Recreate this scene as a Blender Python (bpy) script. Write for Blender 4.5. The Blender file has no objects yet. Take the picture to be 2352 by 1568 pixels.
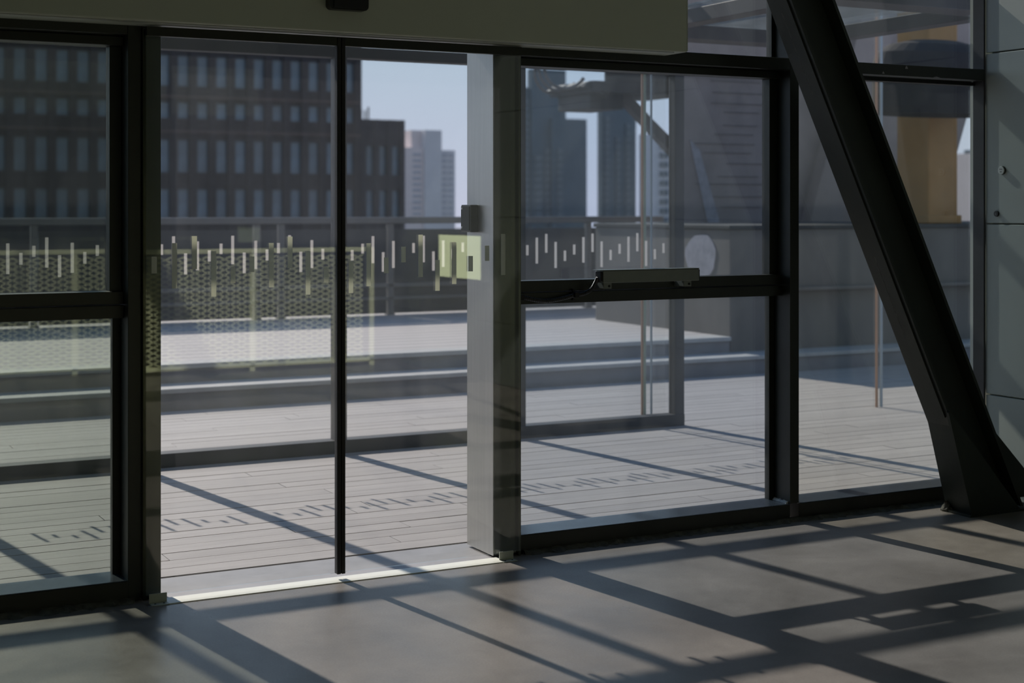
import bpy, bmesh, math, random
from mathutils import Vector, Quaternion

random.seed(7)
sc = bpy.context.scene
col = sc.collection

# ------------------------------------------------------------------ camera
cd = bpy.data.cameras.new('camera')
cam = bpy.data.objects.new('camera', cd)
col.objects.link(cam)
YAW = 27.9
cam.location = (0, 0, 1.6)
cam.rotation_euler = (math.radians(90), 0, math.radians(-YAW))
cd.sensor_width = 36.0
cd.lens = 3450.0 / 2352.0 * 36.0
cd.shift_y = -(784.0 - 477.0) / 2352.0
cd.clip_end = 2000
cd.dof.use_dof = True
cd.dof.focus_distance = 6.9
cd.dof.aperture_fstop = 2.5
sc.camera = cam

# ------------------------------------------------------------------ sky, sun, exposure
world = bpy.data.worlds.new('world')
sc.world = world
world.use_nodes = True
wn, wl = world.node_tree.nodes, world.node_tree.links
for n in list(wn):
    wn.remove(n)
wout = wn.new('ShaderNodeOutputWorld')
bg = wn.new('ShaderNodeBackground')
geo = wn.new('ShaderNodeTexCoord')
sep = wn.new('ShaderNodeSeparateXYZ')
ramp = wn.new('ShaderNodeValToRGB')
wl.new(geo.outputs['Generated'], sep.inputs[0])
wl.new(sep.outputs['Z'], ramp.inputs[0])
ramp.color_ramp.elements[0].position = 0.0
ramp.color_ramp.elements[0].color = (0.66, 0.70, 0.90, 1)
ramp.color_ramp.elements[1].position = 0.75
ramp.color_ramp.elements[1].color = (0.13, 0.26, 0.52, 1)
e = ramp.color_ramp.elements.new(0.12)
e.color = (0.55, 0.70, 0.86, 1)
wl.new(ramp.outputs[0], bg.inputs[0])
bg.inputs[1].default_value = 0.95
wl.new(bg.outputs[0], wout.inputs[0])

SUN_AZ, SUN_EL = math.radians(8.0), math.radians(36.9)
sdir = Vector((-math.sin(SUN_AZ) * math.cos(SUN_EL), math.cos(SUN_AZ) * math.cos(SUN_EL), math.sin(SUN_EL)))
sl = bpy.data.lights.new('sun', 'SUN')
sl.energy = 4.6
sl.angle = math.radians(0.55)
sl.color = (1.0, 0.93, 0.85)
so = bpy.data.objects.new('sun', sl)
col.objects.link(so)
so.rotation_euler = (-sdir).to_track_quat('-Z', 'Y').to_euler()
so.location = (0, 20, 20)

sc.view_settings.view_transform = 'Standard'
sc.view_settings.look = 'None'
sc.view_settings.gamma = 1.0
sc.view_settings.use_curve_mapping = False
sc.view_settings.exposure = 0.0
try:
    sc.cycles.transparent_max_bounces = 24
    sc.cycles.max_bounces = 8
    sc.cycles.diffuse_bounces = 4
    sc.cycles.glossy_bounces = 3
    sc.cycles.use_denoising = True
    sc.cycles.caustics_reflective = False
    sc.cycles.caustics_refractive = False
except Exception:
    pass

# ------------------------------------------------------------------ materials
def mat(name, color, rough=0.6, metal=0.0, spec=0.5, vary=0.0, vscale=6.0, bump=0.0, bscale=40.0, stretch=(1, 1, 1),
        per_object=0.0, second=None, coat=0.0):
    m = bpy.data.materials.new(name)
    m.use_nodes = True
    nt = m.node_tree
    N, L = nt.nodes, nt.links
    p = N['Principled BSDF']
    p.inputs['Roughness'].default_value = rough
    p.inputs['Metallic'].default_value = metal
    p.inputs['Specular IOR Level'].default_value = spec
    p.inputs['Coat Weight'].default_value = coat
    tc = N.new('ShaderNodeTexCoord')
    mp = N.new('ShaderNodeMapping')
    mp.inputs['Scale'].default_value = stretch
    L.new(tc.outputs['Object'], mp.inputs[0])
    c2 = second or tuple(c * (1 - vary) for c in color)
    if vary > 0 or second:
        nz = N.new('ShaderNodeTexNoise')
        nz.inputs['Scale'].default_value = vscale
        nz.inputs['Detail'].default_value = 6
        nz.inputs['Roughness'].default_value = 0.62
        L.new(mp.outputs[0], nz.inputs['Vector'])
        rp = N.new('ShaderNodeValToRGB')
        rp.color_ramp.elements[0].position = 0.32
        rp.color_ramp.elements[1].position = 0.68
        rp.color_ramp.elements[0].color = (*c2, 1)
        rp.color_ramp.elements[1].color = (*color, 1)
        L.new(nz.outputs[0], rp.inputs[0])
        last = rp.outputs[0]
    else:
        rgb = N.new('ShaderNodeRGB')
        rgb.outputs[0].default_value = (*color, 1)
        last = rgb.outputs[0]
    if per_object > 0:
        oi = N.new('ShaderNodeObjectInfo')
        mr = N.new('ShaderNodeMapRange')
        mr.inputs['To Min'].default_value = 1 - per_object
        mr.inputs['To Max'].default_value = 1 + per_object * 0.4
        L.new(oi.outputs['Random'], mr.inputs['Value'])
        hs = N.new('ShaderNodeHueSaturation')
        L.new(mr.outputs[0], hs.inputs['Value'])
        L.new(last, hs.inputs['Color'])
        last = hs.outputs[0]
    L.new(last, p.inputs['Base Color'])
    if bump > 0:
        bz = N.new('ShaderNodeTexNoise')
        bz.inputs['Scale'].default_value = bscale
        bz.inputs['Detail'].default_value = 4
        L.new(mp.outputs[0], bz.inputs['Vector'])
        bp = N.new('ShaderNodeBump')
        bp.inputs['Strength'].default_value = bump
        bp.inputs['Distance'].default_value = 0.01
        L.new(bz.outputs[0], bp.inputs['Height'])
        L.new(bp.outputs[0], p.inputs['Normal'])
    return m


def glass(name, tint, f0=0.045, dust=0.02, dust_col=(0.75, 0.78, 0.85)):
    """thin pane: transparent, mirror part by angle, a film of dust that scatters the sun"""
    m = bpy.data.materials.new(name)
    m.use_nodes = True
    N, L = m.node_tree.nodes, m.node_tree.links
    N.remove(N['Principled BSDF'])
    out = N['Material Output']
    tr = N.new('ShaderNodeBsdfTransparent')
    tr.inputs[0].default_value = (*tint, 1)
    gl = N.new('ShaderNodeBsdfGlossy')
    gl.inputs['Roughness'].default_value = 0.0
    gl.inputs['Color'].default_value = (0.95, 0.97, 0.95, 1)
    lw = N.new('ShaderNodeLayerWeight')
    pw = N.new('ShaderNodeMath')
    pw.operation = 'POWER'
    pw.inputs[1].default_value = 5.0
    L.new(lw.outputs['Facing'], pw.inputs[0])
    mu = N.new('ShaderNodeMapRange')
    mu.inputs['To Min'].default_value = f0
    mu.inputs['To Max'].default_value = 0.9
    L.new(pw.outputs[0], mu.inputs['Value'])
    m1 = N.new('ShaderNodeMixShader')
    L.new(mu.outputs[0], m1.inputs[0])
    L.new(tr.outputs[0], m1.inputs[1])
    L.new(gl.outputs[0], m1.inputs[2])
    tl = N.new('ShaderNodeBsdfTranslucent')
    tl.inputs[0].default_value = (*dust_col, 1)
    tc = N.new('ShaderNodeTexCoord')
    mp = N.new('ShaderNodeMapping')
    mp.inputs['Scale'].default_value = (3, 3, 0.7)
    nz = N.new('ShaderNodeTexNoise')
    nz.inputs['Scale'].default_value = 2.2
    nz.inputs['Detail'].default_value = 6
    L.new(tc.outputs['Object'], mp.inputs[0])
    L.new(mp.outputs[0], nz.inputs['Vector'])
    mr = N.new('ShaderNodeMapRange')
    mr.inputs['From Min'].default_value = 0.3
    mr.inputs['From Max'].default_value = 0.7
    mr.inputs['To Min'].default_value = dust * 0.55
    mr.inputs['To Max'].default_value = dust * 1.45
    L.new(nz.outputs[0], mr.inputs['Value'])
    m2 = N.new('ShaderNodeMixShader')
    L.new(mr.outputs[0], m2.inputs[0])
    L.new(m1.outputs[0], m2.inputs[1])
    L.new(tl.outputs[0], m2.inputs[2])
    L.new(m2.outputs[0], out.inputs['Surface'])
    return m


M = {}
M['black_paint'] = mat('black_green_paint', (0.013, 0.016, 0.010), 0.40, vary=0.35, vscale=9, bump=0.05, bscale=60)
M['sill_sky_sheen'] = mat('sill_sky_sheen', (0.040, 0.055, 0.075), 0.24, vary=0.3, vscale=14, bump=0.04, bscale=70, spec=0.8)  # blue sky sheen of the sill top put into the colour
M['brace_paint'] = mat('brace_paint', (0.015, 0.022, 0.015), 0.55, vary=0.3, vscale=5, bump=0.12, bscale=25)
M['gasket'] = mat('black_rubber', (0.006, 0.006, 0.007), 0.6, vary=0.2)
M['outer_metal'] = mat('grey_outer_metal', (0.060, 0.060, 0.066), 0.5, vary=0.2, vscale=5)
M['steel'] = mat('brushed_stainless', (0.50, 0.50, 0.48), 0.34, metal=1.0, vary=0.12, vscale=18, bump=0.05, bscale=120, stretch=(6, 6, 0.12))
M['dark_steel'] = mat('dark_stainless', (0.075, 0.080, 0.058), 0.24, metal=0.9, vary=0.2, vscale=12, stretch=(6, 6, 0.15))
M['header'] = mat('grey_green_powder_coat', (0.50, 0.53, 0.44), 0.38, vary=0.05, vscale=2, spec=0.5)
M['wall_panel'] = mat('grey_green_panel', (0.46, 0.51, 0.49), 0.45, vary=0.04, vscale=3)
M['plastic'] = mat('black_plastic', (0.012, 0.012, 0.012), 0.35)
M['concrete_floor'] = mat('polished_concrete', (0.27, 0.245, 0.225), 0.34, vary=0.32, vscale=2.4, bump=0.03, bscale=90, spec=0.55)
_n, _l = M['concrete_floor'].node_tree.nodes, M['concrete_floor'].node_tree.links
_p = _n['Principled BSDF']
_src = _p.inputs['Base Color'].links[0].from_socket
_tc = _n.new('ShaderNodeTexCoord')
_sp = _n.new('ShaderNodeTexNoise')
_sp.inputs['Scale'].default_value = 130
_sp.inputs['Detail'].default_value = 3
_l.new(_tc.outputs['Object'], _sp.inputs['Vector'])
_cl = _n.new('ShaderNodeTexNoise')
_cl.inputs['Scale'].default_value = 0.9
_cl.inputs['Detail'].default_value = 8
_cl.inputs['Roughness'].default_value = 0.7
_cl.inputs['Distortion'].default_value = 1.2
_l.new(_tc.outputs['Object'], _cl.inputs['Vector'])
_ad = _n.new('ShaderNodeMath')
_ad.operation = 'ADD'
_l.new(_sp.outputs[0], _ad.inputs[0])
_l.new(_cl.outputs[0], _ad.inputs[1])
_mr = _n.new('ShaderNodeMapRange')
_mr.inputs['From Min'].default_value = 0.65
_mr.inputs['From Max'].default_value = 1.35
_mr.inputs['To Min'].default_value = 0.78
_mr.inputs['To Max'].default_value = 1.18
_l.new(_ad.outputs[0], _mr.inputs['Value'])
_hs = _n.new('ShaderNodeHueSaturation')
_l.new(_mr.outputs[0], _hs.inputs['Value'])
_l.new(_src, _hs.inputs['Color'])
_l.new(_hs.outputs[0], _p.inputs['Base Color'])
_rr = _n.new('ShaderNodeMapRange')
_rr.inputs['From Min'].default_value = 0.3
_rr.inputs['From Max'].default_value = 0.7
_rr.inputs['To Min'].default_value = 0.26
_rr.inputs['To Max'].default_value = 0.44
_l.new(_cl.outputs[0], _rr.inputs['Value'])
_l.new(_rr.outputs[0], _p.inputs['Roughness'])
M['mortar'] = mat('rough_mortar', (0.13, 0.13, 0.11), 0.9, vary=0.6, vscale=25, bump=0.6, bscale=60)
M['sealant'] = mat('white_sealant', (0.70, 0.70, 0.68), 0.5, vary=0.2, vscale=60)
M['deck'] = mat('weathered_plank', (0.42, 0.385, 0.37), 0.62, vary=0.16, vscale=5, bump=0.10, bscale=50, stretch=(0.5, 9, 9), per_object=0.10)
M['deck_gap'] = mat('deck_underlay', (0.03, 0.03, 0.03), 0.9)
M['apron'] = mat('pale_apron_stone', (0.385, 0.375, 0.385), 0.5, vary=0.2, vscale=7, bump=0.05)
M['threshold'] = mat('bright_threshold', (0.93, 0.93, 0.84), 0.4, vary=0.05, vscale=30)
M['riser'] = mat('grey_riser', (0.25, 0.245, 0.26), 0.8, vary=0.2, vscale=4)
M['nosing'] = mat('pale_nosing', (0.46, 0.45, 0.44), 0.6, vary=0.15, vscale=6)
M['rail_metal'] = mat('pale_rail_metal', (0.155, 0.148, 0.145), 0.45, metal=0.2, vary=0.1)
M['dark_infill'] = mat('dark_infill', (0.035, 0.037, 0.045), 0.35, vary=0.1)
M['brick_dark'] = mat('dark_brick', (0.045, 0.036, 0.040), 0.9, vary=0.35, vscale=1.2, bump=0.1)
M['brick_pier'] = mat('dark_brick_pier', (0.042, 0.034, 0.039), 0.9, vary=0.3, vscale=1.4, bump=0.1)
M['brick_wing'] = mat('wing_brick', (0.045, 0.039, 0.048), 0.9, vary=0.3, vscale=1.0)
M['band'] = mat('red_brick_course', (0.115, 0.075, 0.070), 0.9, vary=0.2)
M['far_glass'] = mat('far_window_glass', (0.085, 0.165, 0.235), 0.25, vary=0.5, vscale=0.6, per_object=0.25, spec=0.7)  # reflected sky put into the blue base colour
M['beige'] = mat('beige_tower_wall', (0.82, 0.70, 0.68), 0.9, vary=0.08, vscale=0.3)  # lightened in place of brightening distance haze
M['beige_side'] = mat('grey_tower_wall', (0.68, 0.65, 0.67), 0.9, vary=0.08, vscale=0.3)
M['tower_win'] = mat('tower_window', (0.42, 0.42, 0.48), 0.4)
M['blue'] = mat('hazy_blue_tower_wall', (0.075, 0.115, 0.145), 0.8, vary=0.2, vscale=0.2)  # blue distance haze put into the wall colour
M['blue_bay'] = mat('hazy_blue_tower_bay', (0.125, 0.160, 0.185), 0.6, vary=0.3, vscale=0.4)  # same painted haze in the bays
M['concrete'] = mat('raw_concrete', (0.37, 0.31, 0.29), 0.9, vary=0.35, vscale=1.1, bump=0.15, bscale=8)
M['concrete_dark'] = mat('parapet_concrete', (0.19, 0.175, 0.16), 0.9, vary=0.3, vscale=1.3, bump=0.15, bscale=9, stretch=(1, 1, 0.4))
M['coping'] = mat('dark_coping', (0.075, 0.073, 0.07), 0.9, vary=0.2)
M['sun_patch_and_chip'] = mat('painted_sun_and_chip', (0.40, 0.385, 0.41), 0.9, vary=0.35, vscale=9)  # pale tone for painted sunlight patches, also used for paint chips
M['joint_dark'] = mat('dark_seam', (0.05, 0.05, 0.055), 0.9)
M['seam'] = mat('faint_seam', (0.16, 0.145, 0.145), 0.9)
M['ochre'] = mat('ochre_render', (0.42, 0.24, 0.095), 0.85, vary=0.3, vscale=1.3, bump=0.1)
M['rust_steel'] = mat('dark_outdoor_steel', (0.045, 0.045, 0.05), 0.6, vary=0.3, vscale=4)
M['tank_paint'] = mat('tank_paint', (0.028, 0.026, 0.028), 0.9, vary=0.3, vscale=4)
M['pale_steel'] = mat('grey_outdoor_steel', (0.16, 0.15, 0.15), 0.6, vary=0.3, vscale=4)
M['ground'] = mat('city_ground', (0.12, 0.12, 0.12), 0.9, vary=0.3, vscale=0.1)
M['interior'] = mat('interior_plaster', (0.50, 0.52, 0.43), 0.8, vary=0.1, vscale=2)
M['ceiling'] = mat('ceiling_paint', (0.55, 0.57, 0.48), 0.8, vary=0.1, vscale=1)
M['balustrade'] = mat('yellow_green_paint', (0.78, 0.82, 0.52), 0.5)
M['actuator'] = mat('grey_aluminium', (0.19, 0.205, 0.185), 0.38, metal=0.3, vary=0.1, vscale=20)
M['guide'] = mat('guide_zinc', (0.50, 0.53, 0.46), 0.45, vary=0.1)
M['button_face'] = mat('pale_button', (0.62, 0.66, 0.65), 0.35)
M['edge_orange'] = mat('amber_glass_edge', (0.40, 0.23, 0.15), 0.4)
M['edge_green'] = mat('green_glass_edge', (0.34, 0.42, 0.34), 0.4)
M['edge_blue'] = mat('blue_glass_edge', (0.30, 0.36, 0.42), 0.4)
M['door_glass'] = glass('door_glass', (0.99, 0.992, 0.988), 0.080, 0.006)
M['win_glass'] = glass('window_glass', (0.865, 0.90, 0.92), 0.060, 0.007)
M['warm_glass'] = glass('warm_window_glass', (0.895, 0.91, 0.88), 0.060, 0.007)
M['clear_glass'] = glass('upper_glass', (0.96, 0.97, 0.965), 0.045, 0.006)
M['tint_glass'] = glass('tinted_window_glass', (0.67, 0.705, 0.665), 0.060, 0.006)
M['outer_glass'] = glass('outer_glass', (0.985, 0.985, 0.98), 0.012, 0.006)
M['roof_glass'] = glass('roof_glass', (0.70, 0.74, 0.76), 0.045, 0.10, (0.55, 0.58, 0.60))


def film(name, color, clear, lit_through):
    m = bpy.data.materials.new(name)
    m.use_nodes = True
    N, L = m.node_tree.nodes, m.node_tree.links
    N.remove(N['Principled BSDF'])
    tl = N.new('ShaderNodeBsdfTranslucent')
    tl.inputs[0].default_value = (*color, 1)
    df = N.new('ShaderNodeBsdfDiffuse')
    df.inputs[0].default_value = (*color, 1)
    tr = N.new('ShaderNodeBsdfTransparent')
    a = N.new('ShaderNodeMixShader')
    a.inputs[0].default_value = lit_through
    L.new(tl.outputs[0], a.inputs[1])
    L.new(df.outputs[0], a.inputs[2])
    b = N.new('ShaderNodeMixShader')
    b.inputs[0].default_value = clear
    L.new(a.outputs[0], b.inputs[1])
    L.new(tr.outputs[0], b.inputs[2])
    L.new(b.outputs[0], N['Material Output'].inputs['Surface'])
    return m


M['decal_grey'] = film('frosted_film', (0.80, 0.81, 0.69), 0.12, 0.55)
M['decal_white'] = film('white_film', (0.80, 0.77, 0.76), 0.10, 0.5)
em = bpy.data.materials.new('lit_panel')
em.use_nodes = True
ep = em.node_tree.nodes['Principled BSDF']
ep.inputs['Base Color'].default_value = (0.6, 0.6, 0.45, 1)
ep.inputs['Emission Color'].default_value = (0.93, 1.0, 0.58, 1)
ep.inputs['Emission Strength'].default_value = 2.2
M['lit_panel'] = em

# terrace boards too far away to tell apart: fine lines in the material
tm = mat('terrace_boards', (0.49, 0.45, 0.44), 0.7, vary=0.15, vscale=3, stretch=(0.4, 5, 5))
N, L = tm.node_tree.nodes, tm.node_tree.links
wv = N.new('ShaderNodeTexWave')
wv.bands_direction = 'Y'
wv.inputs['Scale'].default_value = 1.09
tcw = N.new('ShaderNodeTexCoord')
L.new(tcw.outputs['Object'], wv.inputs['Vector'])
wr = N.new('ShaderNodeValToRGB')
wr.color_ramp.elements[0].position = 0.0
wr.color_ramp.elements[0].color = (0.55, 0.55, 0.55, 1)
wr.color_ramp.elements[1].position = 0.14
wr.color_ramp.elements[1].color = (1, 1, 1, 1)
L.new(wv.outputs[0], wr.inputs[0])
mx = N.new('ShaderNodeMixRGB')
mx.blend_type = 'MULTIPLY'
mx.inputs[0].default_value = 1.0
pb = N['Principled BSDF']
src = pb.inputs['Base Color'].links[0].from_socket
L.new(src, mx.inputs[1])
L.new(wr.outputs[0], mx.inputs[2])
L.new(mx.outputs[0], pb.inputs['Base Color'])
M['terrace'] = tm

# ------------------------------------------------------------------ helpers
WL = {}


def props(o, label=None, cat=None, kind=None, group=None):
    if label:
        o['label'] = label
    if cat:
        o['category'] = cat
    if kind:
        o['kind'] = kind
    if group:
        o['group'] = group
    return o


def link(o, loc, parent):
    col.objects.link(o)
    loc = Vector(loc)
    if parent is not None:
        o.parent = parent
        o.location = loc - WL[parent.name]
    else:
        o.location = loc
    WL[o.name] = loc
    return o


def empty(name, loc, label=None, cat=None, kind=None, group=None):
    o = bpy.data.objects.new(name, None)
    o.empty_display_size = 0.1
    link(o, loc, None)
    return props(o, label, cat, kind, group)


_cache = {}


def box_mesh(dx, dy, dz, m, bev=0.0):
    key = (round(dx, 4), round(dy, 4), round(dz, 4), m.name, bev)
    if key in _cache:
        return _cache[key]
    bm = bmesh.new()
    bmesh.ops.create_cube(bm, size=1.0)
    for v in bm.verts:
        v.co = Vector((v.co.x * dx, v.co.y * dy, v.co.z * dz))
    if bev > 0:
        bmesh.ops.bevel(bm, geom=list(bm.edges), offset=bev, segments=2, affect='EDGES', profile=0.5)
    me = bpy.data.meshes.new('box')
    bm.to_mesh(me)
    bm.free()
    me.materials.append(m)
    _cache[key] = me
    return me


def box(name, x0, x1, y0, y1, z0, z1, m, parent=None, bev=0.0, label=None, cat=None, kind=None, group=None):
    me = box_mesh(x1 - x0, y1 - y0, z1 - z0, M[m], bev)
    o = bpy.data.objects.new(name, me)
    link(o, ((x0 + x1) / 2, (y0 + y1) / 2, (z0 + z1) / 2), parent)
    return props(o, label, cat, kind, group)


def mesh_obj(name, verts, faces, m, parent=None, smooth=False, label=None, cat=None, kind=None, group=None):
    """verts in world coordinates; the origin goes to the middle of the base"""
    lo = Vector((min(v[0] for v in verts), min(v[1] for v in verts), min(v[2] for v in verts)))
    hi = Vector((max(v[0] for v in verts), max(v[1] for v in verts), max(v[2] for v in verts)))
    c = Vector(((lo.x + hi.x) / 2, (lo.y + hi.y) / 2, lo.z))
    me = bpy.data.meshes.new(name)
    me.from_pydata([tuple(Vector(v) - c) for v in verts], [], faces)
    bm = bmesh.new()
    bm.from_mesh(me)
    bmesh.ops.recalc_face_normals(bm, faces=bm.faces)
    bm.to_mesh(me)
    bm.free()
    if smooth:
        for p in me.polygons:
            p.use_smooth = True
    me.materials.append(M[m])
    o = bpy.data.objects.new(name, me)
    link(o, c, parent)
    return props(o, label, cat, kind, group)


def prism(name, pts, axis, a0, a1, m, parent=None, **kw):
    """extrude a polygon; axis 'y': pts are (x, z); axis 'x': pts are (y, z); axis 'z': pts are (x, y)"""
    def v(p, a):
        return {'y': (p[0], a, p[1]), 'x': (a, p[0], p[1]), 'z': (p[0], p[1], a)}[axis]
    n = len(pts)
    verts = [v(p, a0) for p in pts] + [v(p, a1) for p in pts]
    faces = [tuple(range(n)), tuple(range(2 * n - 1, n - 1, -1))]
    faces += [(i, (i + 1) % n, n + (i + 1) % n, n + i) for i in range(n)]
    return mesh_obj(name, verts, faces, m, parent, **kw)


def tube(name, path, radii, m, parent=None, seg=10, **kw):
    pts = [Vector(p) for p in path]
    if not hasattr(radii, '__len__'):
        radii = [radii] * len(pts)
    verts, faces = [], []
    up = Vector((0, 0, 1))
    for i, p in enumerate(pts):
        t = (pts[min(i + 1, len(pts) - 1)] - pts[max(i - 1, 0)]).normalized()
        s = t.cross(up)
        if s.length < 0.05:
            s = t.cross(Vector((0, 1, 0)))
        s.normalize()
        w = t.cross(s)
        for k in range(seg):
            a = 2 * math.pi * k / seg
            verts.append(tuple(p + (s * math.cos(a) + w * math.sin(a)) * radii[i]))
    for i in range(len(pts) - 1):
        for k in range(seg):
            faces.append((i * seg + k, i * seg + (k + 1) % seg, (i + 1) * seg + (k + 1) % seg, (i + 1) * seg + k))
    faces.append(tuple(range(seg - 1, -1, -1)))
    faces.append(tuple((len(pts) - 1) * seg + k for k in range(seg)))
    return mesh_obj(name, verts, faces, m, parent, smooth=True, **kw)


def disc(name, c, axis, r0, r1, t, m, parent=None, seg=28, **kw):
    """short turned cylinder, slightly tapered: axis is a unit vector, r0 at the base, r1 at the face"""
    c, axis = Vector(c), Vector(axis).normalized()
    a = axis.cross(Vector((0, 0, 1)))
    if a.length < 0.01:
        a = Vector((1, 0, 0))
    a.normalize()
    b = axis.cross(a)
    verts, faces = [], []
    for rr, d in ((r0, 0), (r0, t * 0.7), (r1, t)):
        for k in range(seg):
            an = 2 * math.pi * k / seg
            verts.append(tuple(c + axis * d + (a * math.cos(an) + b * math.sin(an)) * rr))
    for j in range(2):
        for k in range(seg):
            faces.append((j * seg + k, j * seg + (k + 1) % seg, (j + 1) * seg + (k + 1) % seg, (j + 1) * seg + k))
    faces.append(tuple(range(seg - 1, -1, -1)))
    faces.append(tuple(2 * seg + k for k in range(seg)))
    return mesh_obj(name, verts, faces, m, parent, **kw)


# ================================================================== THE SETTING
XL, XR, YB, YF, ZC = -3.0, 6.26, -6.0, 6.30, 8.0
floor = box('floor', XL, XR, YB, 6.0, -0.20, 0.0, 'concrete_floor', kind='structure',
            label='polished grey concrete floor with long sun stripes', cat='floor')
box('floor_edge', XL, 1.53, 6.0, 6.32, -0.20, -0.001, 'concrete_floor', floor)
box('floor_edge', 3.14, XR, 6.0, 6.32, -0.20, -0.001, 'concrete_floor', floor)
box('ceiling', XL, XR, YB, YF, ZC, ZC + 0.2, 'ceiling', kind='structure', label='high painted ceiling of the hall', cat='ceiling')
box('wall_left', XL - 0.2, XL, YB, YF, -0.2, ZC, 'interior', kind='structure', label='plain plaster side wall of the hall', cat='wall')
box('wall_back', XL - 0.2, XR + 0.2, YB - 0.2, YB, -0.2, ZC, 'interior', kind='structure', label='plain plaster rear wall of the hall', cat='wall')
wr_ = box('wall_right', XR + 0.03, XR + 0.25, YB, 6.32, -0.2, ZC, 'interior', kind='structure',
          label='wall clad with smooth grey green panels beside the diagonal brace', cat='wall')
zj = [0.0, 0.562, 1.511, 2.46, 3.41, 4.36, 5.31, 6.26, 7.21, 8.0]
yj = [6.17, 4.60, 2.20, -0.20, -2.60, -6.0]
for i in range(len(zj) - 1):
    for j in range(len(yj) - 1):
        box('panel', XR, XR + 0.028, yj[j + 1] + 0.004, yj[j] - 0.0, zj[i] + 0.004, zj[i + 1] - 0.004, 'wall_panel', wr_, bev=0.0025)

# wall above the glazing with an added clerestory
wf = box('wall_front', XL, XR, 6.13, 6.33, 4.95, 5.35, 'interior', kind='structure',
         label='solid wall band above the entrance glazing', cat='wall')
box('pier', XL, -1.05, 6.13, 6.33, -0.2, 4.95, 'interior', wf)
box('pier', XL, -1.05, 6.13, 6.33, 5.35, ZC, 'interior', wf)
box('lintel', -1.05, XR, 6.13, 6.33, 7.7, ZC, 'interior', wf)

# ---------------- left window (window_1): opening sash over a fixed light
def window(name, x0, x1, label, sash_top=True, rail=True, glazing='win_glass'):
    w = empty(name, ((x0 + x1) / 2, 6.21, 0), label, 'window', 'structure')
    sl_ = box('sill', x0, x1, 6.13, 6.315, 0.0, 0.081, 'black_paint', w, bev=0.002)
    box('sill_sheen_cap', x0, x1, 6.129, 6.315, 0.081, 0.0855, 'sill_sky_sheen', sl_, bev=0.0012)  # thin added cap carries the painted sky sheen
    box('head', x0, x1 - (0.0 if rail else 0.03), 6.13, 6.315, 2.305, 2.366, 'black_paint', w, bev=0.003)
    if rail:
        box('rail', x0, x1, 6.20, 6.30, 1.147, 1.200, 'black_paint', w, bev=0.002)
        box('sash_rail', x0, x1, 6.208, 6.30, 1.204, 1.256, 'black_paint', w, bev=0.002)
        box('sash_rail', x0, x1, 6.20, 6.30, 2.266, 2.303, 'black_paint', w, bev=0.002)
        for a, b in ((x0, x0 + 0.045), (x1 - 0.05, x1)):
            box('sash_stile', a, b, 6.235, 6.30, 1.256, 2.266, 'black_paint', w, bev=0.002)
            box('stop_bead', a + (0 if a == x0 else 0.018), b - (0.018 if a == x0 else 0), 6.262, 6.30, 0.085, 1.147, 'black_paint', w, bev=0.001)
        box('pane', x0 + 0.03, x1 - 0.03, 6.276, 6.288, 1.25, 2.27, glazing, w)
        box('pane', x0 + 0.01, x1 - 0.01, 6.276, 6.288, 0.08, 1.15, glazing, w)
    else:
        box('pane', x0, x1, 6.276, 6.288, 0.08, 2.31, glazing, w)
        box('stop_bead', x0, x1, 6.24, 6.30, 2.285, 2.305, 'gasket', w)
    return w


w1 = window('window_1', -1.05, 1.478, 'black framed window beside the left steel door jamb', glazing='tint_glass')
box('mullion', 1.478, 1.531, 6.13, 6.315, 0.0, 2.366, 'black_paint', w1, bev=0.002)
w2 = window('window_2', 3.275, 4.857, 'black framed window with a grey opener on its middle rail')
box('mullion', 4.857, 4.914, 6.13, 6.315, 0.085, 4.95, 'black_paint', w2, bev=0.002)
# bead of sealant at the foot of the mullion
sv, sf = [], []
rs = random.Random(3)
n = 16
for i in range(n + 1):
    y = 6.145 + 0.145 * i / n
    sv += [(4.842 + rs.uniform(-.003, .002), y, 0.0855), (4.857, y, 0.0855), (4.857, y, 0.094 + rs.uniform(0, .005)), (4.848 + rs.uniform(-.003, .002), y, 0.092 + rs.uniform(-.002, .003))]
for i in range(n):
    for k in range(4):
        sf.append((i * 4 + k, i * 4 + (k + 1) % 4, (i + 1) * 4 + (k + 1) % 4, (i + 1) * 4 + k))
sf += [(3, 2, 1, 0), (n * 4, n * 4 + 1, n * 4 + 2, n * 4 + 3)]
mesh_obj('sealant_bead', sv, sf, 'sealant', w2, label='ragged white sealant at the mullion foot')
w3 = window('window_3', 4.914, 6.246, 'tall fixed pane between the black mullion and the panelled wall', rail=False, glazing='warm_glass')
box('mullion', 6.246, 6.259, 6.172, 6.255, 0.0, 4.95, 'outer_metal', w3, bev=0.002)
for x, w_, z0, z1 in ((5.47, 0.016, 2.312, 2.325), (5.63, 0.020, 2.345, 2.362), (5.83, 0.050, 2.306, 2.312)):
    prism('paint_chip', [(x, z0), (x + w_, z0), (x + w_ * 0.75, (z0 + z1) / 2), (x + w_ * 0.45, z1), (x + w_ * 0.15, (z0 + z1) / 2)], 'y', 6.1285, 6.1302, 'sun_patch_and_chip', w3, label='pale paint chip')
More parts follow.
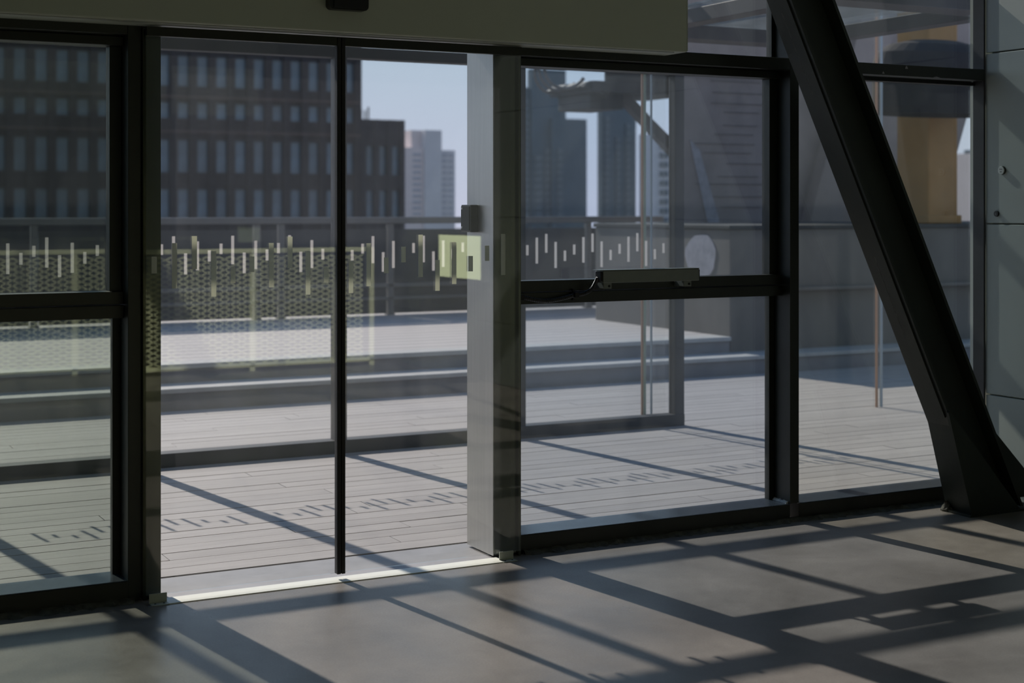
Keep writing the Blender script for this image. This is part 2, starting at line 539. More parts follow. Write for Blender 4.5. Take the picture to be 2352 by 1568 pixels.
# upper lights
w4 = empty('window_4', (3.0, 6.21, 2.366), 'row of upper panes above the entrance transom', 'window', 'structure')
for a, b in ((-1.05, 1.50), (1.53, 3.27), (3.30, 4.857), (4.914, 6.246)):
    box('pane', a, b, 6.276, 6.288, 2.36, 4.95, 'clear_glass', w4)
for x in (1.50, 3.27, 4.835):
    box('glazing_bar', x, x + 0.022, 6.255, 6.30, 2.366, 4.95, 'black_paint', w4, bev=0.002)
box('transom', 1.531, 3.275, 6.13, 6.315, 2.335, 2.366, 'black_paint', w4, bev=0.002)
w5 = empty('window_5_added', (3.0, 6.25, 5.35), 'added unseen clerestory glazing that lets sun onto the balustrade', 'window', 'structure')  # unseen opening, added so sun reaches the balustrade
for i in range(6):
    a = -1.05 + i * 1.208
    box('pane', a, a + 1.18, 6.276, 6.288, 5.35, 7.7, 'clear_glass', w5)
    box('glazing_bar', a + 1.18, a + 1.208, 6.24, 6.30, 5.35, 7.7, 'black_paint', w5)

# rough mortar along the foot of the sills
def mortar(name, x0, x1, label):
    rr = random.Random(int(x0 * 100))
    v, fa = [], []
    k = int((x1 - x0) / 0.03)
    for i in range(k + 1):
        x = x0 + (x1 - x0) * i / k
        d = 6.075 + rr.uniform(-0.018, 0.022)
        v += [(x, 6.14, -0.001), (x, 6.14, 0.014 + rr.uniform(-.003, .003)), (x, (d + 6.13) / 2, 0.011 + rr.uniform(-.006, .006)), (x, d, -0.001)]
    for i in range(k):
        for q in range(3):
            fa.append((i * 4 + q, i * 4 + q + 1, (i + 1) * 4 + q + 1, (i + 1) * 4 + q))
    return mesh_obj(name, v, fa, 'mortar', floor, label=label)


mortar('mortar_strip', 3.30, 6.10, 'crumbling mortar along the sill foot')
mortar('mortar_strip', -1.0, 1.50, 'crumbling mortar along the sill foot')

# ---------------- sliding door (door_1): jambs, apron, threshold
d1 = empty('door_1', (2.38, 6.2, 0), 'stainless steel jambs and pale threshold of the glass entrance', 'door', 'structure')
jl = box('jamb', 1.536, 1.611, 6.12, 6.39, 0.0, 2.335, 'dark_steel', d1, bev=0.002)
jr = box('jamb', 3.142, 3.262, 6.12, 6.39, 0.006, 2.335, 'steel', d1, bev=0.002)
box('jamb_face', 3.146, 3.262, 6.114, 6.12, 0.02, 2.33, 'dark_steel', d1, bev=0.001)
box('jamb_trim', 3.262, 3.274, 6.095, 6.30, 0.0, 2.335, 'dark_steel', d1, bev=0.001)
box('threshold', 1.615, 3.15, 6.005, 6.10, -0.02, 0.004, 'threshold', d1, bev=0.001)
box('apron', -1.0, 6.5, 6.32, 6.455, -0.10, -0.004, 'apron', d1)
box('apron', 1.53, 3.14, 6.10, 6.32, -0.10, -0.004, 'apron', d1)
box('apron', 1.53, 3.14, 6.0, 6.10, -0.10, -0.02, 'apron', d1)

# ================================================================== TERRACE
deck = box('deck_floor', -1.0, 13.5, 6.455, 11.72, -0.12, -0.03, 'deck_gap', kind='structure',
           label='weathered grey plank deck in front of the entrance', cat='deck')
pitch = 0.1452
row = 0
y = 6.461
rp_ = random.Random(21)
while y + pitch < 11.74:
    x = -1.0 - rp_.uniform(0.0, 2.6)
    lenp = 3.0
    while x < 13.4:
        a, b = max(x, -1.0), min(x + lenp - 0.004, 13.5)
        if b - a > 0.1:
            box('plank', a, b, y + 0.0035, y + pitch - 0.0035, -0.03, rp_.uniform(-0.0012, 0.0008), 'deck', deck)
        x += lenp
    y += pitch
    row += 1

st = empty('terrace_steps', (6, 12, 0), 'two long grey steps up to the sunny terrace', 'steps', 'structure')
box('riser', -3, 17, 11.74, 11.80, -0.12, 0.135, 'riser', st)
box('step_board', -3, 17, 11.715, 12.12, 0.135, 0.172, 'nosing', st, bev=0.004)
box('riser', -3, 8.86, 12.13, 12.20, 0.10, 0.285, 'riser', st)
box('step_nosing', -3, 8.86, 12.10, 12.35, 0.285, 0.325, 'nosing', st, bev=0.004)
tfl = box('terrace_floor', -4, 8.86, 12.35, 17.4, -0.4, 0.325, 'terrace', kind='structure', label='upper terrace floor of pale boards behind the steps', cat='terrace')
box('terrace_return', 8.86, 11.0, 14.73, 17.4, -0.4, 0.325, 'terrace', tfl)
box('ground', -400, 600, 17.4, 700, -9.2, -9.0, 'ground', kind='structure', label='city ground far below the terrace', cat='ground')

# terrace railing
rl = empty('terrace_railing', (6.5, 16.5, 0.325), 'long metal terrace railing with dark infill panels', 'railing')
box('top_rail', -3, 10.95, 16.44, 16.56, 1.412, 1.490, 'rail_metal', rl, bev=0.01)
box('lower_rail', -3, 10.95, 16.46, 16.54, 0.655, 0.705, 'rail_metal', rl, bev=0.005)
box('lower_rail', -3, 10.95, 16.46, 16.54, 0.505, 0.545, 'rail_metal', rl, bev=0.005)
px_ = [-1.0, 1.35, 2.98, 4.20, 5.44, 5.73, 7.09, 8.45, 9.83, 12.0]
for x in (0.4, 2.98, 5.44, 5.73, 7.09, 9.83):
    pp = box('post', x - 0.035, x + 0.035, 16.46, 16.54, 0.325, 1.412, 'rail_metal', rl, bev=0.004)
    box('post_foot', x - 0.045, x + 0.045, 16.45, 16.56, 0.325, 0.345, 'rail_metal', pp)
sp = [-3.0, 0.4, 2.98, 5.44, 5.73, 7.09, 9.83, 10.95]
for a, b in zip(sp[:-1], sp[1:]):
    if b - a > 0.2:
        box('infill_panel', a + 0.05, b - 0.05, 16.49, 16.51, 0.705, 1.345, 'dark_infill', rl)
        box('kick_panel', a + 0.05, b - 0.05, 16.49, 16.51, 0.345, 0.505, 'dark_infill', rl)
        box('middle_panel', a + 0.05, b - 0.05, 16.49, 16.51, 0.545, 0.655, 'dark_infill', rl)

# parapet block at the end of the terrace
pk = empty('parapet_block', (12, 13.5, 0), 'low dark concrete parapet at the end of the terrace steps', 'parapet')
box('block', 8.86, 18.0, 12.12, 14.70, 0.0, 1.385, 'concrete_dark', pk, bev=0.01)
box('coping', 8.84, 18.0, 12.10, 14.72, 1.385, 1.425, 'coping', pk, bev=0.006)
box('ledge', 9.3, 18.0, 12.03, 12.12, 0.765, 0.80, 'concrete_dark', pk, bev=0.004)
# blot of sunlight painted pale on the block's side
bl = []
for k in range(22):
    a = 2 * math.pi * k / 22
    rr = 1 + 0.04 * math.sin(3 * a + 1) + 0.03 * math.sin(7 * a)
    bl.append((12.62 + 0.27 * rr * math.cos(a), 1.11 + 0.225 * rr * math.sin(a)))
prism('painted_sun_blot', bl, 'x', 8.853, 8.8605, 'sun_patch_and_chip', pk, label='pale round painted sun patch')

# raw concrete hopper behind the parapet
hp = empty('concrete_hopper', (13, 16, 0), 'massive raw concrete hopper with a slanting edge behind the parapet', 'hopper')
fp = [(10.18, 0.0), (13.75, 0.0), (14.16, 0.9), (15.02, 3.23), (15.75, 5.2), (15.75, 9.5), (10.18, 9.5)]
nb_ = len(fp)
hv = [(x, 15.0, z) for x, z in fp] + [(max(x, 12.3) + 0.4 * (x > 12.3), 17.6, z) for x, z in fp]
hf = [tuple(range(nb_)), tuple(range(2 * nb_ - 1, nb_ - 1, -1))] + [(i, (i + 1) % nb_, nb_ + (i + 1) % nb_, nb_ + i) for i in range(nb_)]
mesh_obj('hopper_body', hv, hf, 'concrete', hp)
box('ledge', 10.33, 15.0, 14.93, 15.0, 3.26, 3.33, 'nosing', hp)
prism('pilaster', [(12.0, 1.3), (12.5, 1.3), (13.6, 4.4), (13.6, 9.0), (13.0, 9.0), (13.0, 4.4)], 'y', 14.80, 15.0, 'concrete', hp)
for i in range(13):
    z = 1.62 + i * 0.125 + rs.uniform(-.02, .02)
    a = 10.42 + rs.uniform(0, .5)
    box('board_seam', a, 11.55 + rs.uniform(-.3, .1), 14.992, 15.003, z, z + 0.011, 'seam', hp)
prism('painted_sun_streak', [(10.36, 2.42), (10.50, 2.30), (10.80, 1.42), (10.62, 1.42)], 'y', 14.985, 15.001, 'sun_patch_and_chip', hp, label='pale slanting painted sun streak')  # slanting streak of sunlight put into the colour

# ochre column and the round tank in front of it
oc = empty('ochre_column', (11.85, 12.55, 1.427), 'ochre rendered column standing on the concrete parapet', 'column')
box('shaft', 11.63, 12.06, 12.30, 12.80, 1.425, 7.5, 'ochre', oc, bev=0.02)
box('base_band', 11.60, 12.09, 12.27, 12.83, 1.427, 1.52, 'ochre', oc, bev=0.01)
tk = empty('steel_tank', (11.2, 11.9, 2.6), 'dark round tank held against the ochre column', 'tank')
tv, tf = [], []
prof = [(0.72, 2.55), (0.74, 2.62), (0.74, 3.05), (0.70, 3.17), (0.55, 3.26), (0.30, 3.31), (0.0, 3.32)]
sg = 32
for r_, z_ in prof[:-1]:
    for k in range(sg):
        a = 2 * math.pi * k / sg
        tv.append((11.08 + r_ * 1.05 * math.cos(a), 11.62 + 0.5 * r_ * math.sin(a), z_))
tv.append((11.08, 11.62, 3.32))
for j in range(len(prof) - 2):
    for k in range(sg):
        tf.append((j * sg + k, j * sg + (k + 1) % sg, (j + 1) * sg + (k + 1) % sg, (j + 1) * sg + k))
for k in range(sg):
    tf.append(((len(prof) - 2) * sg + k, (len(prof) - 2) * sg + (k + 1) % sg, len(tv) - 1))
tf.append(tuple(range(sg - 1, -1, -1)))
mesh_obj('shell', tv, tf, 'tank_paint', tk, smooth=False)
box('bracket', 11.65, 11.75, 11.6, 12.29, 2.60, 2.75, 'rust_steel', tk)
box('bracket', 11.92, 12.02, 11.6, 12.29, 2.60, 2.75, 'rust_steel', tk)

# steel catwalk reaching out of the hopper
cw = empty('steel_catwalk', (10, 16.5, 2.9), 'dark steel catwalk with curved hoops and a diagonal strut', 'catwalk')
box('walkway', 9.55, 11.02, 15.9, 17.0, 3.03, 3.17, 'rust_steel', cw, bev=0.01)
box('machine_box', 9.62, 10.12, 16.1, 16.9, 2.84, 3.03, 'rust_steel', cw, bev=0.01)
box('guard_plate', 9.75, 11.0, 15.92, 15.96, 3.17, 3.50, 'rust_steel', cw)
prism('end_bracket', [(9.45, 3.10), (9.80, 2.98), (9.80, 3.17), (9.55, 3.17)], 'y', 15.95, 16.9, 'rust_steel', cw)
for k, (cx, cz, rr, y0) in enumerate([(9.30, 3.32, 0.24, 16.0), (9.48, 3.36, 0.28, 16.4), (9.62, 3.34, 0.26, 16.8)]):
    pts = [(cx + rr * math.cos(t), y0 + 0.25 * math.sin(t * 0.5), cz + rr * math.sin(t)) for t in [math.pi * (0.15 + 1.7 * i / 22) for i in range(23)]]
    tube('hoop', pts, 0.022, 'pale_steel', cw, seg=8)
def beam_between(name, a, b, w, m, parent):
    a, b = Vector(a), Vector(b)
    d = (b - a).normalized()
    s = d.cross(Vector((0, 1, 0))).normalized() * w / 2
    t = Vector((0, 1, 0)) * w / 2
    v = [tuple(p + q) for p in (a, b) for q in (s + t, s - t, -s - t, -s + t)]
    return mesh_obj(name, v, [(0, 1, 2, 3), (7, 6, 5, 4), (0, 4, 5, 1), (1, 5, 6, 2), (2, 6, 7, 3), (3, 7, 4, 0)], m, parent)
beam_between('strut', (9.95, 16.2, 3.20), (11.18, 16.2, 2.12), 0.13, 'pale_steel', cw)
beam_between('strut', (10.2, 16.6, 3.22), (11.45, 16.6, 2.20), 0.11, 'rust_steel', cw)
beam_between('strut', (14.3, 18.2, 2.2), (18.5, 18.2, 4.3), 0.16, 'rust_steel', hp)
beam_between('strut', (14.3, 18.2, 1.8), (18.5, 18.2, 3.8), 0.12, 'rust_steel', hp)

# ================================================================== OUTER GLASS SCREEN
POSTS = [-1.675, -0.347, 0.981, 2.309, 3.637, 4.965, 6.290]     # right hand edges
og = empty('outer_glass_screen', (3.0, 9.23, 0), 'outer glass screen of the entrance lobby with rows of white bars', 'glass screen')
for xr in POSTS:
    box('post', xr - 0.082, xr, 9.17, 9.255, 0.0, 3.72, 'outer_metal', og, bev=0.003)
box('bottom_rail', -1.757, 6.290, 9.165, 9.275, 0.0, 0.086, 'outer_metal', og, bev=0.003)
box('transom', -1.757, 6.290, 9.165, 9.275, 2.578, 2.650, 'outer_metal', og, bev=0.003)
box('top_rail', -1.757, 6.290, 9.165, 9.275, 3.72, 3.80, 'outer_metal', og, bev=0.003)
# white bars: five bar rhythm along each pane
CYC_W = [(1.209, 1.390), (1.263, 1.333), (1.308, 1.374), (1.243, 1.423), (1.185, 1.316)]
CYC_R = [(1.268, 1.339), (1.209, 1.391), (1.284, 1.416), (1.175, 1.359), (1.224, 1.297)]
BARS = {
    1: [(1.145 + 0.0745 * i, *CYC_W[i % 5]) for i in range(14)],
    2: [(2.355 + 0.0756 * i, *CYC_W[(i + 1) % 5]) for i in range(16)],
    3: [(3.694 + 0.0735 * i, CYC_W[(i + 1) % 5][0] - 0.01, CYC_W[(i + 1) % 5][1] - 0.011) for i in range(16)],
    4: [(5.004 + 0.0758 * i, *CYC_R[i % 5]) for i in range(16)],
}
for i in range(len(POSTS) - 1):
    a, b = POSTS[i], POSTS[i + 1] - 0.082
    pane = box('pane', a, b, 9.224, 9.236, 0.08, 2.59, 'outer_glass', og)
    box('upper_pane', a, b, 9.224, 9.236, 2.65, 3.72, 'outer_glass', og)
    for (x, z0, z1) in BARS.get(i - 1, []):
        if a + 0.01 < x < b - 0.01:
            box('white_bar', x - 0.0095, x + 0.0095, 9.2215, 9.2235, z0, z1, 'decal_white', pane)
# coloured glass edge standing on the screen
ge = empty('glass_fin', (6.0, 9.30, 0.0), 'thin upright glass fin with an amber and green edge', 'glass fin')
box('amber_edge', 5.994, 6.006, 9.285, 9.30, 0.0, 2.62, 'edge_orange', ge)
box('green_edge', 6.012, 6.030, 9.285, 9.30, 0.0, 2.62, 'edge_green', ge)
box('blue_edge', 6.075, 6.085, 9.285, 9.30, 0.0, 2.62, 'edge_blue', ge)
box('fin_pane', 6.0, 6.21, 9.301, 9.309, 0.0, 2.62, 'outer_glass', ge)

ge2 = empty('glass_fin', (8.2, 9.30, 0.0), 'pair of thin upright coloured glass edges seen above the right transom', 'glass fin')
box('amber_edge', 8.226, 8.242, 9.285, 9.30, 0.0, 3.9, 'edge_orange', ge2)
box('blue_edge', 8.272, 8.290, 9.285, 9.30, 0.0, 3.9, 'edge_blue', ge2)
box('fin_pane', 8.21, 8.31, 9.301, 9.309, 0.0, 3.9, 'outer_glass', ge2)

# canopy over the right of the lobby
cp = empty('glass_canopy', (7.2, 7.8, 2.8), 'glass canopy on dark steel beams beside the entrance lobby', 'canopy')
for x in (5.60, 7.06):
    box('beam', x, x + 0.14, 6.34, 9.16, 2.80, 2.895, 'outer_metal', cp, bev=0.004)
box('cross_beam', 5.74, 7.06, 8.93, 9.16, 2.815, 2.915, 'outer_metal', cp, bev=0.004)
box('cross_beam', 5.74, 7.06, 6.80, 7.03, 2.805, 2.905, 'outer_metal', cp, bev=0.004)
for a, b in ((5.60, 6.39), (6.41, 7.20)):
    box('roof_pane', a, b, 6.34, 9.16, 2.918, 2.930, 'roof_glass', cp)

# ================================================================== SLIDING LEAVES
CYC_G = [(1.231, 1.368), (1.259, 1.446), (1.314, 1.383), (1.360, 1.429), (1.294, 1.481)]
LEFT_BARS = [(1.567, 1.334, 1.402), (1.650, 1.271, 1.456), (1.733, 1.348, 1.484), (1.814, 1.233, 1.420), (1.896, 1.287, 1.353),
             (1.977, 1.331, 1.396), (2.062, 1.265, 1.452), (2.145, 1.344, 1.478), (2.225, 1.230, 1.416), (2.307, 1.279, 1.346)]
RIGHT_BARS = [(2.421 + 0.0824 * i, *CYC_G[i % 5]) for i in range(10)]
for (x0, x1, bars, ex0, ex1, lab) in ((1.535, 2.372, LEFT_BARS, 2.354, 2.372, 'clear sliding glass leaf between left jamb and the black meeting edge'),
                                      (2.374, 3.255, RIGHT_BARS, 2.374, 2.392, 'clear sliding glass leaf in front of the bright brushed steel jamb')):
    lf = empty('sliding_door_leaf', ((x0 + x1) / 2, 6.066, 0.03), lab, 'door leaf')
    g = box('glass', x0, x1, 6.060, 6.070, 0.03, 2.325, 'door_glass', lf)
    for (x, z0, z1) in bars:
        box('frosted_bar', x - 0.0105, x + 0.0105, 6.0575, 6.0595, z0, z1, 'decal_grey', g)
    box('edge_seal', ex0, ex1, 6.048, 6.082, 0.026, 2.332, 'gasket', lf, bev=0.003, label='black rubber edge seal')
    box('top_clamp', x0, x1, 6.052, 6.078, 2.296, 2.334, 'black_paint', lf, bev=0.001)

# operator box over the door
ob = empty('door_operator', (1.5, 6.03, 2.335), 'long grey operator box above the sliding glass doors', 'door operator')
box('cover', -1.0, 4.085, 5.93, 6.122, 2.340, 2.78, 'header', ob, bev=0.006)
box('lower_lip', -1.0, 4.02, 5.945, 5.958, 2.335, 2.341, 'steel', ob)
box('end_cap', 4.085, 4.089, 5.932, 6.12, 2.345, 2.775, 'header', ob, bev=0.0015)
# motion sensor
ms = empty('motion_sensor', (2.345, 5.9, 2.43), 'black motion sensor on the operator box above the door', 'sensor')
pts = []
for k in range(9):
    t = math.pi * (1 + 0.5 * k / 8)
    pts.append((2.276 + 0.02 * math.cos(t), 2.449 + 0.02 * math.sin(t)))
for k in range(9):
    t = math.pi * (1.5 + 0.5 * k / 8)
    pts.append((2.412 + 0.02 * math.cos(t), 2.449 + 0.02 * math.sin(t)))
pts += [(2.432, 2.52), (2.256, 2.52)]
prism('housing', pts, 'y', 5.885, 5.93, 'plastic', ms)
box('lens', 2.275, 2.413, 5.879, 5.886, 2.437, 2.505, 'gasket', ms, bev=0.002)

# lock box on the jamb
lk = empty('lock_box', (3.11, 6.32, 1.48), 'small dark lock box on the side of the steel jamb', 'lock')
box('body', 3.102, 3.142, 6.272, 6.372, 1.486, 1.614, 'plastic', lk, bev=0.004)
box('face_plate', 3.098, 3.102, 6.280, 6.366, 1.494, 1.606, 'gasket', lk, bev=0.001)
for z in (1.503, 1.592):
    box('screw', 3.0965, 3.098, 6.35, 6.362, z, z + 0.010, 'steel', lk)

# floor guides
for x0, lab in ((1.543, 'small L shaped floor guide at the foot of the left jamb'), (3.135, 'small L shaped floor guide at the foot of the bright jamb')):
    gd = empty('floor_guide', (x0 + 0.03, 6.03, 0), lab, 'door guide')
    box('base_plate', x0, x0 + 0.072, 6.0, 6.055, 0.0005, 0.004, 'guide', gd, bev=0.0008)
    box('upright', x0, x0 + 0.072, 6.042, 6.047, 0.004, 0.040, 'guide', gd, bev=0.0008)
    for dx in (0.018, 0.054):
        disc('screw', (x0 + dx, 6.02, 0.004), (0, 0, 1), 0.004, 0.003, 0.002, 'gasket', gd, seg=10)

# window opener with its conduit
wa = empty('window_opener', (3.98, 6.15, 1.24), 'grey chain opener mounted on the window rail', 'window opener')
box('housing', 3.712, 4.262, 6.085, 6.150, 1.243, 1.302, 'actuator', wa, bev=0.003)
box('end_cap', 4.262, 4.268, 6.089, 6.146, 1.248, 1.298, 'plastic', wa, bev=0.001)
box('end_cap', 3.700, 3.712, 6.092, 6.140, 1.252, 1.296, 'gasket', wa, bev=0.002)
box('cover_lip', 3.69, 4.262, 6.082, 6.153, 1.302, 1.305, 'actuator', wa)
for x in (3.735, 4.195):
    b_ = box('bracket', x, x + 0.045, 6.12, 6.207, 1.214, 1.243, 'actuator', wa, bev=0.002)
    disc('bolt', (x + 0.03, 6.12, 1.226), (0, -1, 0), 0.006, 0.005, 0.004, 'gasket', b_, seg=8)
cu = empty('cable_conduit', (3.45, 6.18, 1.16), 'black ribbed conduit drooping along the window rail', 'conduit')
ctrl = [(3.285, 6.172, 1.182), (3.33, 6.172, 1.181), (3.40, 6.172, 1.167), (3.47, 6.172, 1.163), (3.54, 6.172, 1.172), (3.61, 6.172, 1.186),
        (3.655, 6.168, 1.192), (3.688, 6.155, 1.212), (3.700, 6.135, 1.245), (3.699, 6.112, 1.268)]
def catmull(P, per):
    P = [Vector(p) for p in P]
    P = [P[0] * 2 - P[1]] + P + [P[-1] * 2 - P[-2]]
    out = []
    for i in range(1, len(P) - 2):
        for k in range(per):
            t = k / per
            out.append(0.5 * (2 * P[i] + (P[i + 1] - P[i - 1]) * t + (2 * P[i - 1] - 5 * P[i] + 4 * P[i + 1] - P[i + 2]) * t * t + (-P[i - 1] + 3 * P[i] - 3 * P[i + 1] + P[i + 2]) * t ** 3))
    out.append(P[-2])
    return out
path = catmull(ctrl, 28)
tube('ribbed_hose', path, [0.0105 if (i // 2) % 2 == 0 else 0.0085 for i in range(len(path))], 'plastic', cu, seg=12)
for x, z in ((3.315, 1.181), (3.610, 1.186)):
    c_ = box('clip', x - 0.012, x + 0.012, 6.155, 6.198, z - 0.014, z + 0.014, 'gasket', cu, bev=0.003)
    for dz in (-0.021, 0.021):
        disc('clip_screw', (x, 6.199, z + dz), (0, -1, 0), 0.0075, 0.006, 0.010, 'gasket', c_, seg=10)

# ================================================================== DIAGONAL STEEL BRACE
br = empty('diagonal_brace', (6.0, 5.86, 0), 'heavy black diagonal steel H beam standing before the glazing', 'steel brace')
SLO = 0.4905
def slanted(name, xa, xb, y0, y1, z0, z1, m, **kw):
    """piece of the leaning beam: xa..xb are the horizontal limits at floor level"""
    pts = [(xa - SLO * z0, z0), (xb - SLO * z0, z0), (xb - SLO * z1, z1), (xa - SLO * z1, z1)]
    return prism(name, pts, 'y', y0, y1, m, br, **kw)
ZT = 7.95
slanted('flange', 5.855, 5.873, 5.77, 5.95, 0.0, ZT, 'brace_paint')
slanted('flange', 6.115, 6.133, 5.77, 5.95, 0.02, ZT, 'brace_paint')
slanted('web', 5.873, 6.115, 5.853, 5.867, 0.0, ZT, 'brace_paint')
slanted('cover_plate', 5.846, 5.855, 5.795, 5.862, 0.52, ZT, 'brace_paint')
slanted('weld_strip', 5.850, 5.856, 5.862, 5.872, 0.95, 1.35, 'mortar')
slanted('weld_strip', 5.850, 5.856, 5.862, 5.872, 2.15, 2.55, 'mortar')
prism('gusset', [(5.74, 0.0), (6.09, 0.0), (5.585, 0.56), (5.575, 0.55)], 'y', 5.752, 5.769, 'brace_paint', br)
prism('foot_plate', [(5.755, 0.0), (5.88, 0.0), (5.61, 0.52), (5.615, 0.50)], 'y', 5.78, 5.95, 'brace_paint', br)
prism('gusset', [(6.09, 0.06), (6.255, 0.06), (6.255, 0.12), (5.93, 0.44), (5.905, 0.44)], 'y', 5.80, 5.82, 'brace_paint', br)
box('base_plate', 5.72, 6.22, 5.745, 5.96, 0.0, 0.012, 'brace_paint', br)
# lump of sealant at its foot
lump = []
rv = random.Random(9)
lv, lf_ = [], []
for j in range(5):
    for k in range(10):
        a = 2 * math.pi * k / 10
        r_ = [0.026, 0.030, 0.022, 0.013, 0.004][j] * rv.uniform(.65, 1.25)
        lv.append((5.735 + r_ * math.cos(a), 5.93 + r_ * 1.1 * math.sin(a), [0.0, 0.012, 0.028, 0.042, 0.05][j] * rv.uniform(.8, 1.2)))
for j in range(4):
    for k in range(10):
        lf_.append((j * 10 + k, j * 10 + (k + 1) % 10, (j + 1) * 10 + (k + 1) % 10, (j + 1) * 10 + k))
lf_ += [tuple(range(9, -1, -1)), tuple(range(40, 50))]
mesh_obj('sealant_lump', lv, lf_, 'mortar', br)

# buttons on the panelled wall
pb1 = empty('push_button', (6.25, 6.047, 1.806), 'round pale grey button on the panelled wall', 'button')
disc('collar', (6.26, 6.047, 1.806), (-1, 0, 0), 0.0235, 0.0225, 0.010, 'plastic', pb1)
bf = disc('face', (6.250, 6.047, 1.806), (-1, 0, 0), 0.0225, 0.021, 0.005, 'button_face', pb1)
for dy, dz, w in ((0.0075, 0.006, 0.005), (0.0, 0.006, 0.005), (-0.0075, 0.006, 0.005), (0.0, -0.008, 0.010)):
    box('engraving', 6.2442, 6.245, 6.047 + dy - w / 2, 6.047 + dy + w / 2, 1.806 + dz - 0.0015, 1.806 + dz + 0.0015, 'plastic', bf)
pb2 = empty('key_switch', (6.25, 6.088, 1.567), 'small round black key switch below the pale button', 'switch')
disc('barrel', (6.26, 6.088, 1.567), (-1, 0, 0), 0.0165, 0.0155, 0.010, 'plastic', pb2)
disc('keyhole', (6.250, 6.088, 1.565), (-1, 0, 0), 0.004, 0.003, 0.0012, 'actuator', pb2, seg=12)

# ================================================================== INSIDE, MIRRORED IN THE GLASS
ba = empty('mesh_balustrade', (3.2, -2.1, 0), 'yellow green mesh balustrade seen mirrored in the glass doors', 'balustrade')
box('handrail', 0.2, 5.93, -2.13, -2.07, 1.155, 1.20, 'balustrade', ba, bev=0.006)
box('bottom_rail', 0.2, 5.93, -2.12, -2.08, 0.04, 0.08, 'balustrade', ba)
for x in (0.2, 1.6, 3.0, 4.62, 5.88):
    box('post', x, x + 0.05, -2.12, -2.08, 0.0, 1.155, 'balustrade', ba)
v, fa = [], []
px2, pz2 = 0.058, 0.026
cols_, rows_ = int(5.6 / px2), int(1.06 / pz2)
for r_ in range(rows_):
    z0 = 0.085 + r_ * pz2
    for c_ in range(cols_):
        x0 = 0.25 + c_ * px2
        up_ = (c_ + r_) % 2 == 0
        za, zb = (z0, z0 + pz2) if up_ else (z0 + pz2, z0)
        i0 = len(v)
        w = 0.0064
        v += [(x0, -2.1, za - w), (x0 + px2, -2.1, zb - w), (x0 + px2, -2.1, zb + w), (x0, -2.1, za + w)]
        fa.append((i0, i0 + 1, i0 + 2, i0 + 3))
        i1 = len(v)
        v += [(x0, -2.106, za - w), (x0 + px2, -2.106, zb - w), (x0 + px2, -2.106, zb + w), (x0, -2.106, za + w)]
        fa.append((i1 + 3, i1 + 2, i1 + 1, i1))
        fa += [(i0, i1, i1 + 1, i0 + 1), (i0 + 2, i1 + 2, i1 + 3, i0 + 3)]
mesh_obj('mesh_infill', v, fa, 'balustrade', ba)
LBY0, LBY1 = -1.04, -0.16
lb = empty('glow_panel', (6.23, -0.65, 0.94), 'pale yellow wall panel with added glow, mirrored in the door glass', 'glow panel')  # glow added so the wall panel shows bright in the door glass
box('glow_panel_casing', 6.18, 6.259, LBY0 - 0.03, LBY1 + 0.03, 0.92, 1.36, 'actuator', lb, bev=0.004)
box('added_glow_face', 6.172, 6.18, LBY0, LBY1, 0.94, 1.34, 'lit_panel', lb)

# ================================================================== CITY BEHIND
bb = empty('brick_building', (30, 120, -9), 'long dark brick office block with rows of blue windows', 'building')
BY = 115.0
box('core', -10, 46.6, BY + 0.6, BY + 25, -9, 19, 'brick_dark', bb)
P = 1.53
ncol = 24
x_end = 46.85
rows_up = [(11.05, 13.45), (8.55, 9.80), (14.7, 17.2)]
rows_lo = [(4.35, 6.90), (0.80, 3.05), (-2.9, -0.4)]
spans = sorted(rows_up + rows_lo)
zz = -9
for (a, b) in spans + [(19.0, 19.0)]:
    if a > zz:
        box('spandrel', -10, x_end, BY + 0.15, BY + 0.62, zz, a, 'brick_dark', bb)
    zz = b
for z in (10.15, 7.45):
    box('string_course', -10, x_end, BY - 0.02, BY + 0.2, z, z + 0.16, 'band', bb)
for i in range(ncol + 2):
    x = x_end - 0.55 - i * P
    box('pier', x, x + 0.60, BY, BY + 0.6, -9, 19, 'brick_pier', bb)
    if i > 0:
        for (a, b) in spans:
            if -1 < b < 14.5:
                wn_ = box('window', x + 0.60, x + P, BY + 0.42, BY + 0.55, a, b, 'far_glass', bb)
bw = empty('brick_wing', (48.8, 120, -9), 'lower dark brick wing between the office block and pale tower', 'building')
box('core', 46.9, 50.78, BY + 0.6, BY + 20, -9, 8.9, 'brick_wing', bw)
for z0, z1 in ((-9, 0.6), (3.05, 4.3), (6.75, 8.9)):
    box('spandrel', 46.9, 50.78, BY + 0.1, BY + 0.62, z0, z1, 'brick_wing', bw)
for i, x in enumerate((46.9, 48.05, 49.2, 50.35)):
    box('pier', x, x + 0.43, BY, BY + 0.6, -9, 8.9, 'brick_wing', bw)
    if i < 3:
        for a, b in ((0.6, 3.05), (4.3, 6.75)):
            box('window', x + 0.43, x + 1.15, BY + 0.42, BY + 0.55, a, b, 'far_glass', bw)
for i, (x, h_) in enumerate(((47.2, 2.1), (47.75, 0.9), (48.1, 0.9), (48.45, 1.1), (48.8, 1.0), (49.1, 1.3))):
    box('roof_pipe', x, x + 0.12, BY + 4, BY + 4.12, 8.9, 8.9 + h_, 'pale_steel', bw)
box('roof_pipe', 47.2, 47.9, BY + 4, BY + 4.1, 10.9, 11.0, 'pale_steel', bw)

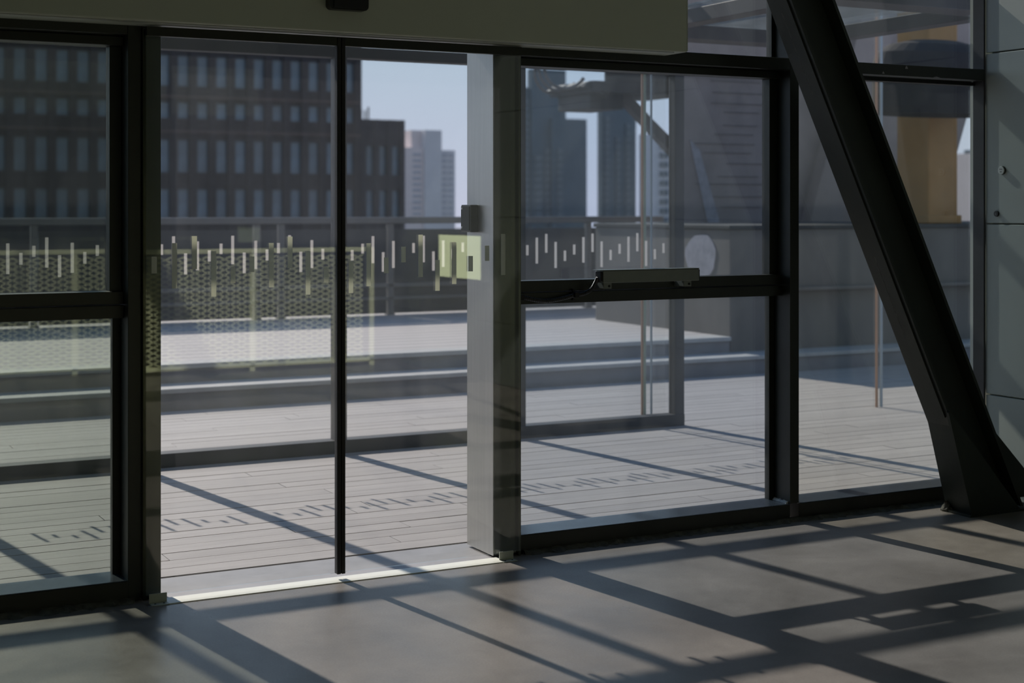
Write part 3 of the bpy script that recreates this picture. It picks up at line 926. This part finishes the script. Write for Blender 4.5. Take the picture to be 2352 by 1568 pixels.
pt = empty('pale_tower', (120, 265, -9), 'pale beige apartment tower with a stepped roof', 'building')
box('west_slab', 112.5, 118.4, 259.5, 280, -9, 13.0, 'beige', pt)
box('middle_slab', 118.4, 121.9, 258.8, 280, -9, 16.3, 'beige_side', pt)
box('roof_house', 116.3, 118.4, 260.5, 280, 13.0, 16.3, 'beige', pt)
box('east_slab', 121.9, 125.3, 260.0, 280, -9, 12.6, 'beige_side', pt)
for fl in range(11):
    z = 0.2 + fl * 1.12
    for x, w, yy in ((116.2, 1.7, 259.5), (122.3, 1.2, 260.0), (123.9, 0.9, 260.0)):
        if z < 11.8:
            box('window', x, x + w, yy - 0.12, yy + 0.02, z, z + 0.5, 'tower_win', pt)

def blue_tower(name, parts, bays, label, zmax):
    t = empty(name, (parts[0][0], 305, -9), label, 'building')
    for x0, x1, top, yy in parts:
        box('slab', x0, x1, yy, yy + 2.0, -9, top, 'blue', t)
    for x0, x1, z0, z1, yy in bays:
        nb = int((z1 - z0) / 1.6)
        for k in range(nb):
            z = z0 + k * 1.6
            box('bay_window', x0, x1, yy - 0.5, yy + 0.02, z, z + 1.15, 'blue_bay', t)
    return t
blue_tower('blue_tower', [(163.9, 172.9, 33.2, 300), (161.0, 163.9, 29.0, 301), (168.5, 177.6, 22.0, 298.5)],
           [(164.6, 166.4, -2, 15, 300), (167.2, 168.4, -2, 16, 300), (169.6, 170.9, -2, 17, 298.5), (162.0, 163.6, -2, 27, 301)],
           'tall hazy blue tower with columns of bay windows beside the sky gap', 30)
blue_tower('blue_tower', [(183.8, 193.3, 27.0, 302)], [(184.4, 185.6, -2, 24, 302), (187.5, 188.6, -2, 20, 302), (190.2, 191.4, -2, 22, 302)],
           'hazy blue tower just behind the steel catwalk', 26)
hb_ = empty('grey_flats', (200, 300, -9), 'pale hazy flats seen past the diagonal strut of the catwalk', 'building')
box('slab', 193.5, 204.0, 299, 301, -9, 19.0, 'beige_side', hb_)
for k in range(9):
    box('bay_window', 198.0, 200.2, 298.6, 299.02, -2 + k * 2.2, -0.7 + k * 2.2, 'blue_bay', hb_)
ft = empty('far_flats', (255, 235, -9), 'distant pale flats with balconies beside the panelled wall', 'building')
box('slab', 232, 247, 232, 250, -9, 13.0, 'beige', ft)
box('slab', 247.0, 270, 230, 250, -9, 14.5, 'blue', ft)
for k in range(7):
    box('balcony', 248.5, 262, 227.5, 230.2, -3 + k * 2.4, -2.0 + k * 2.4, 'beige', ft)
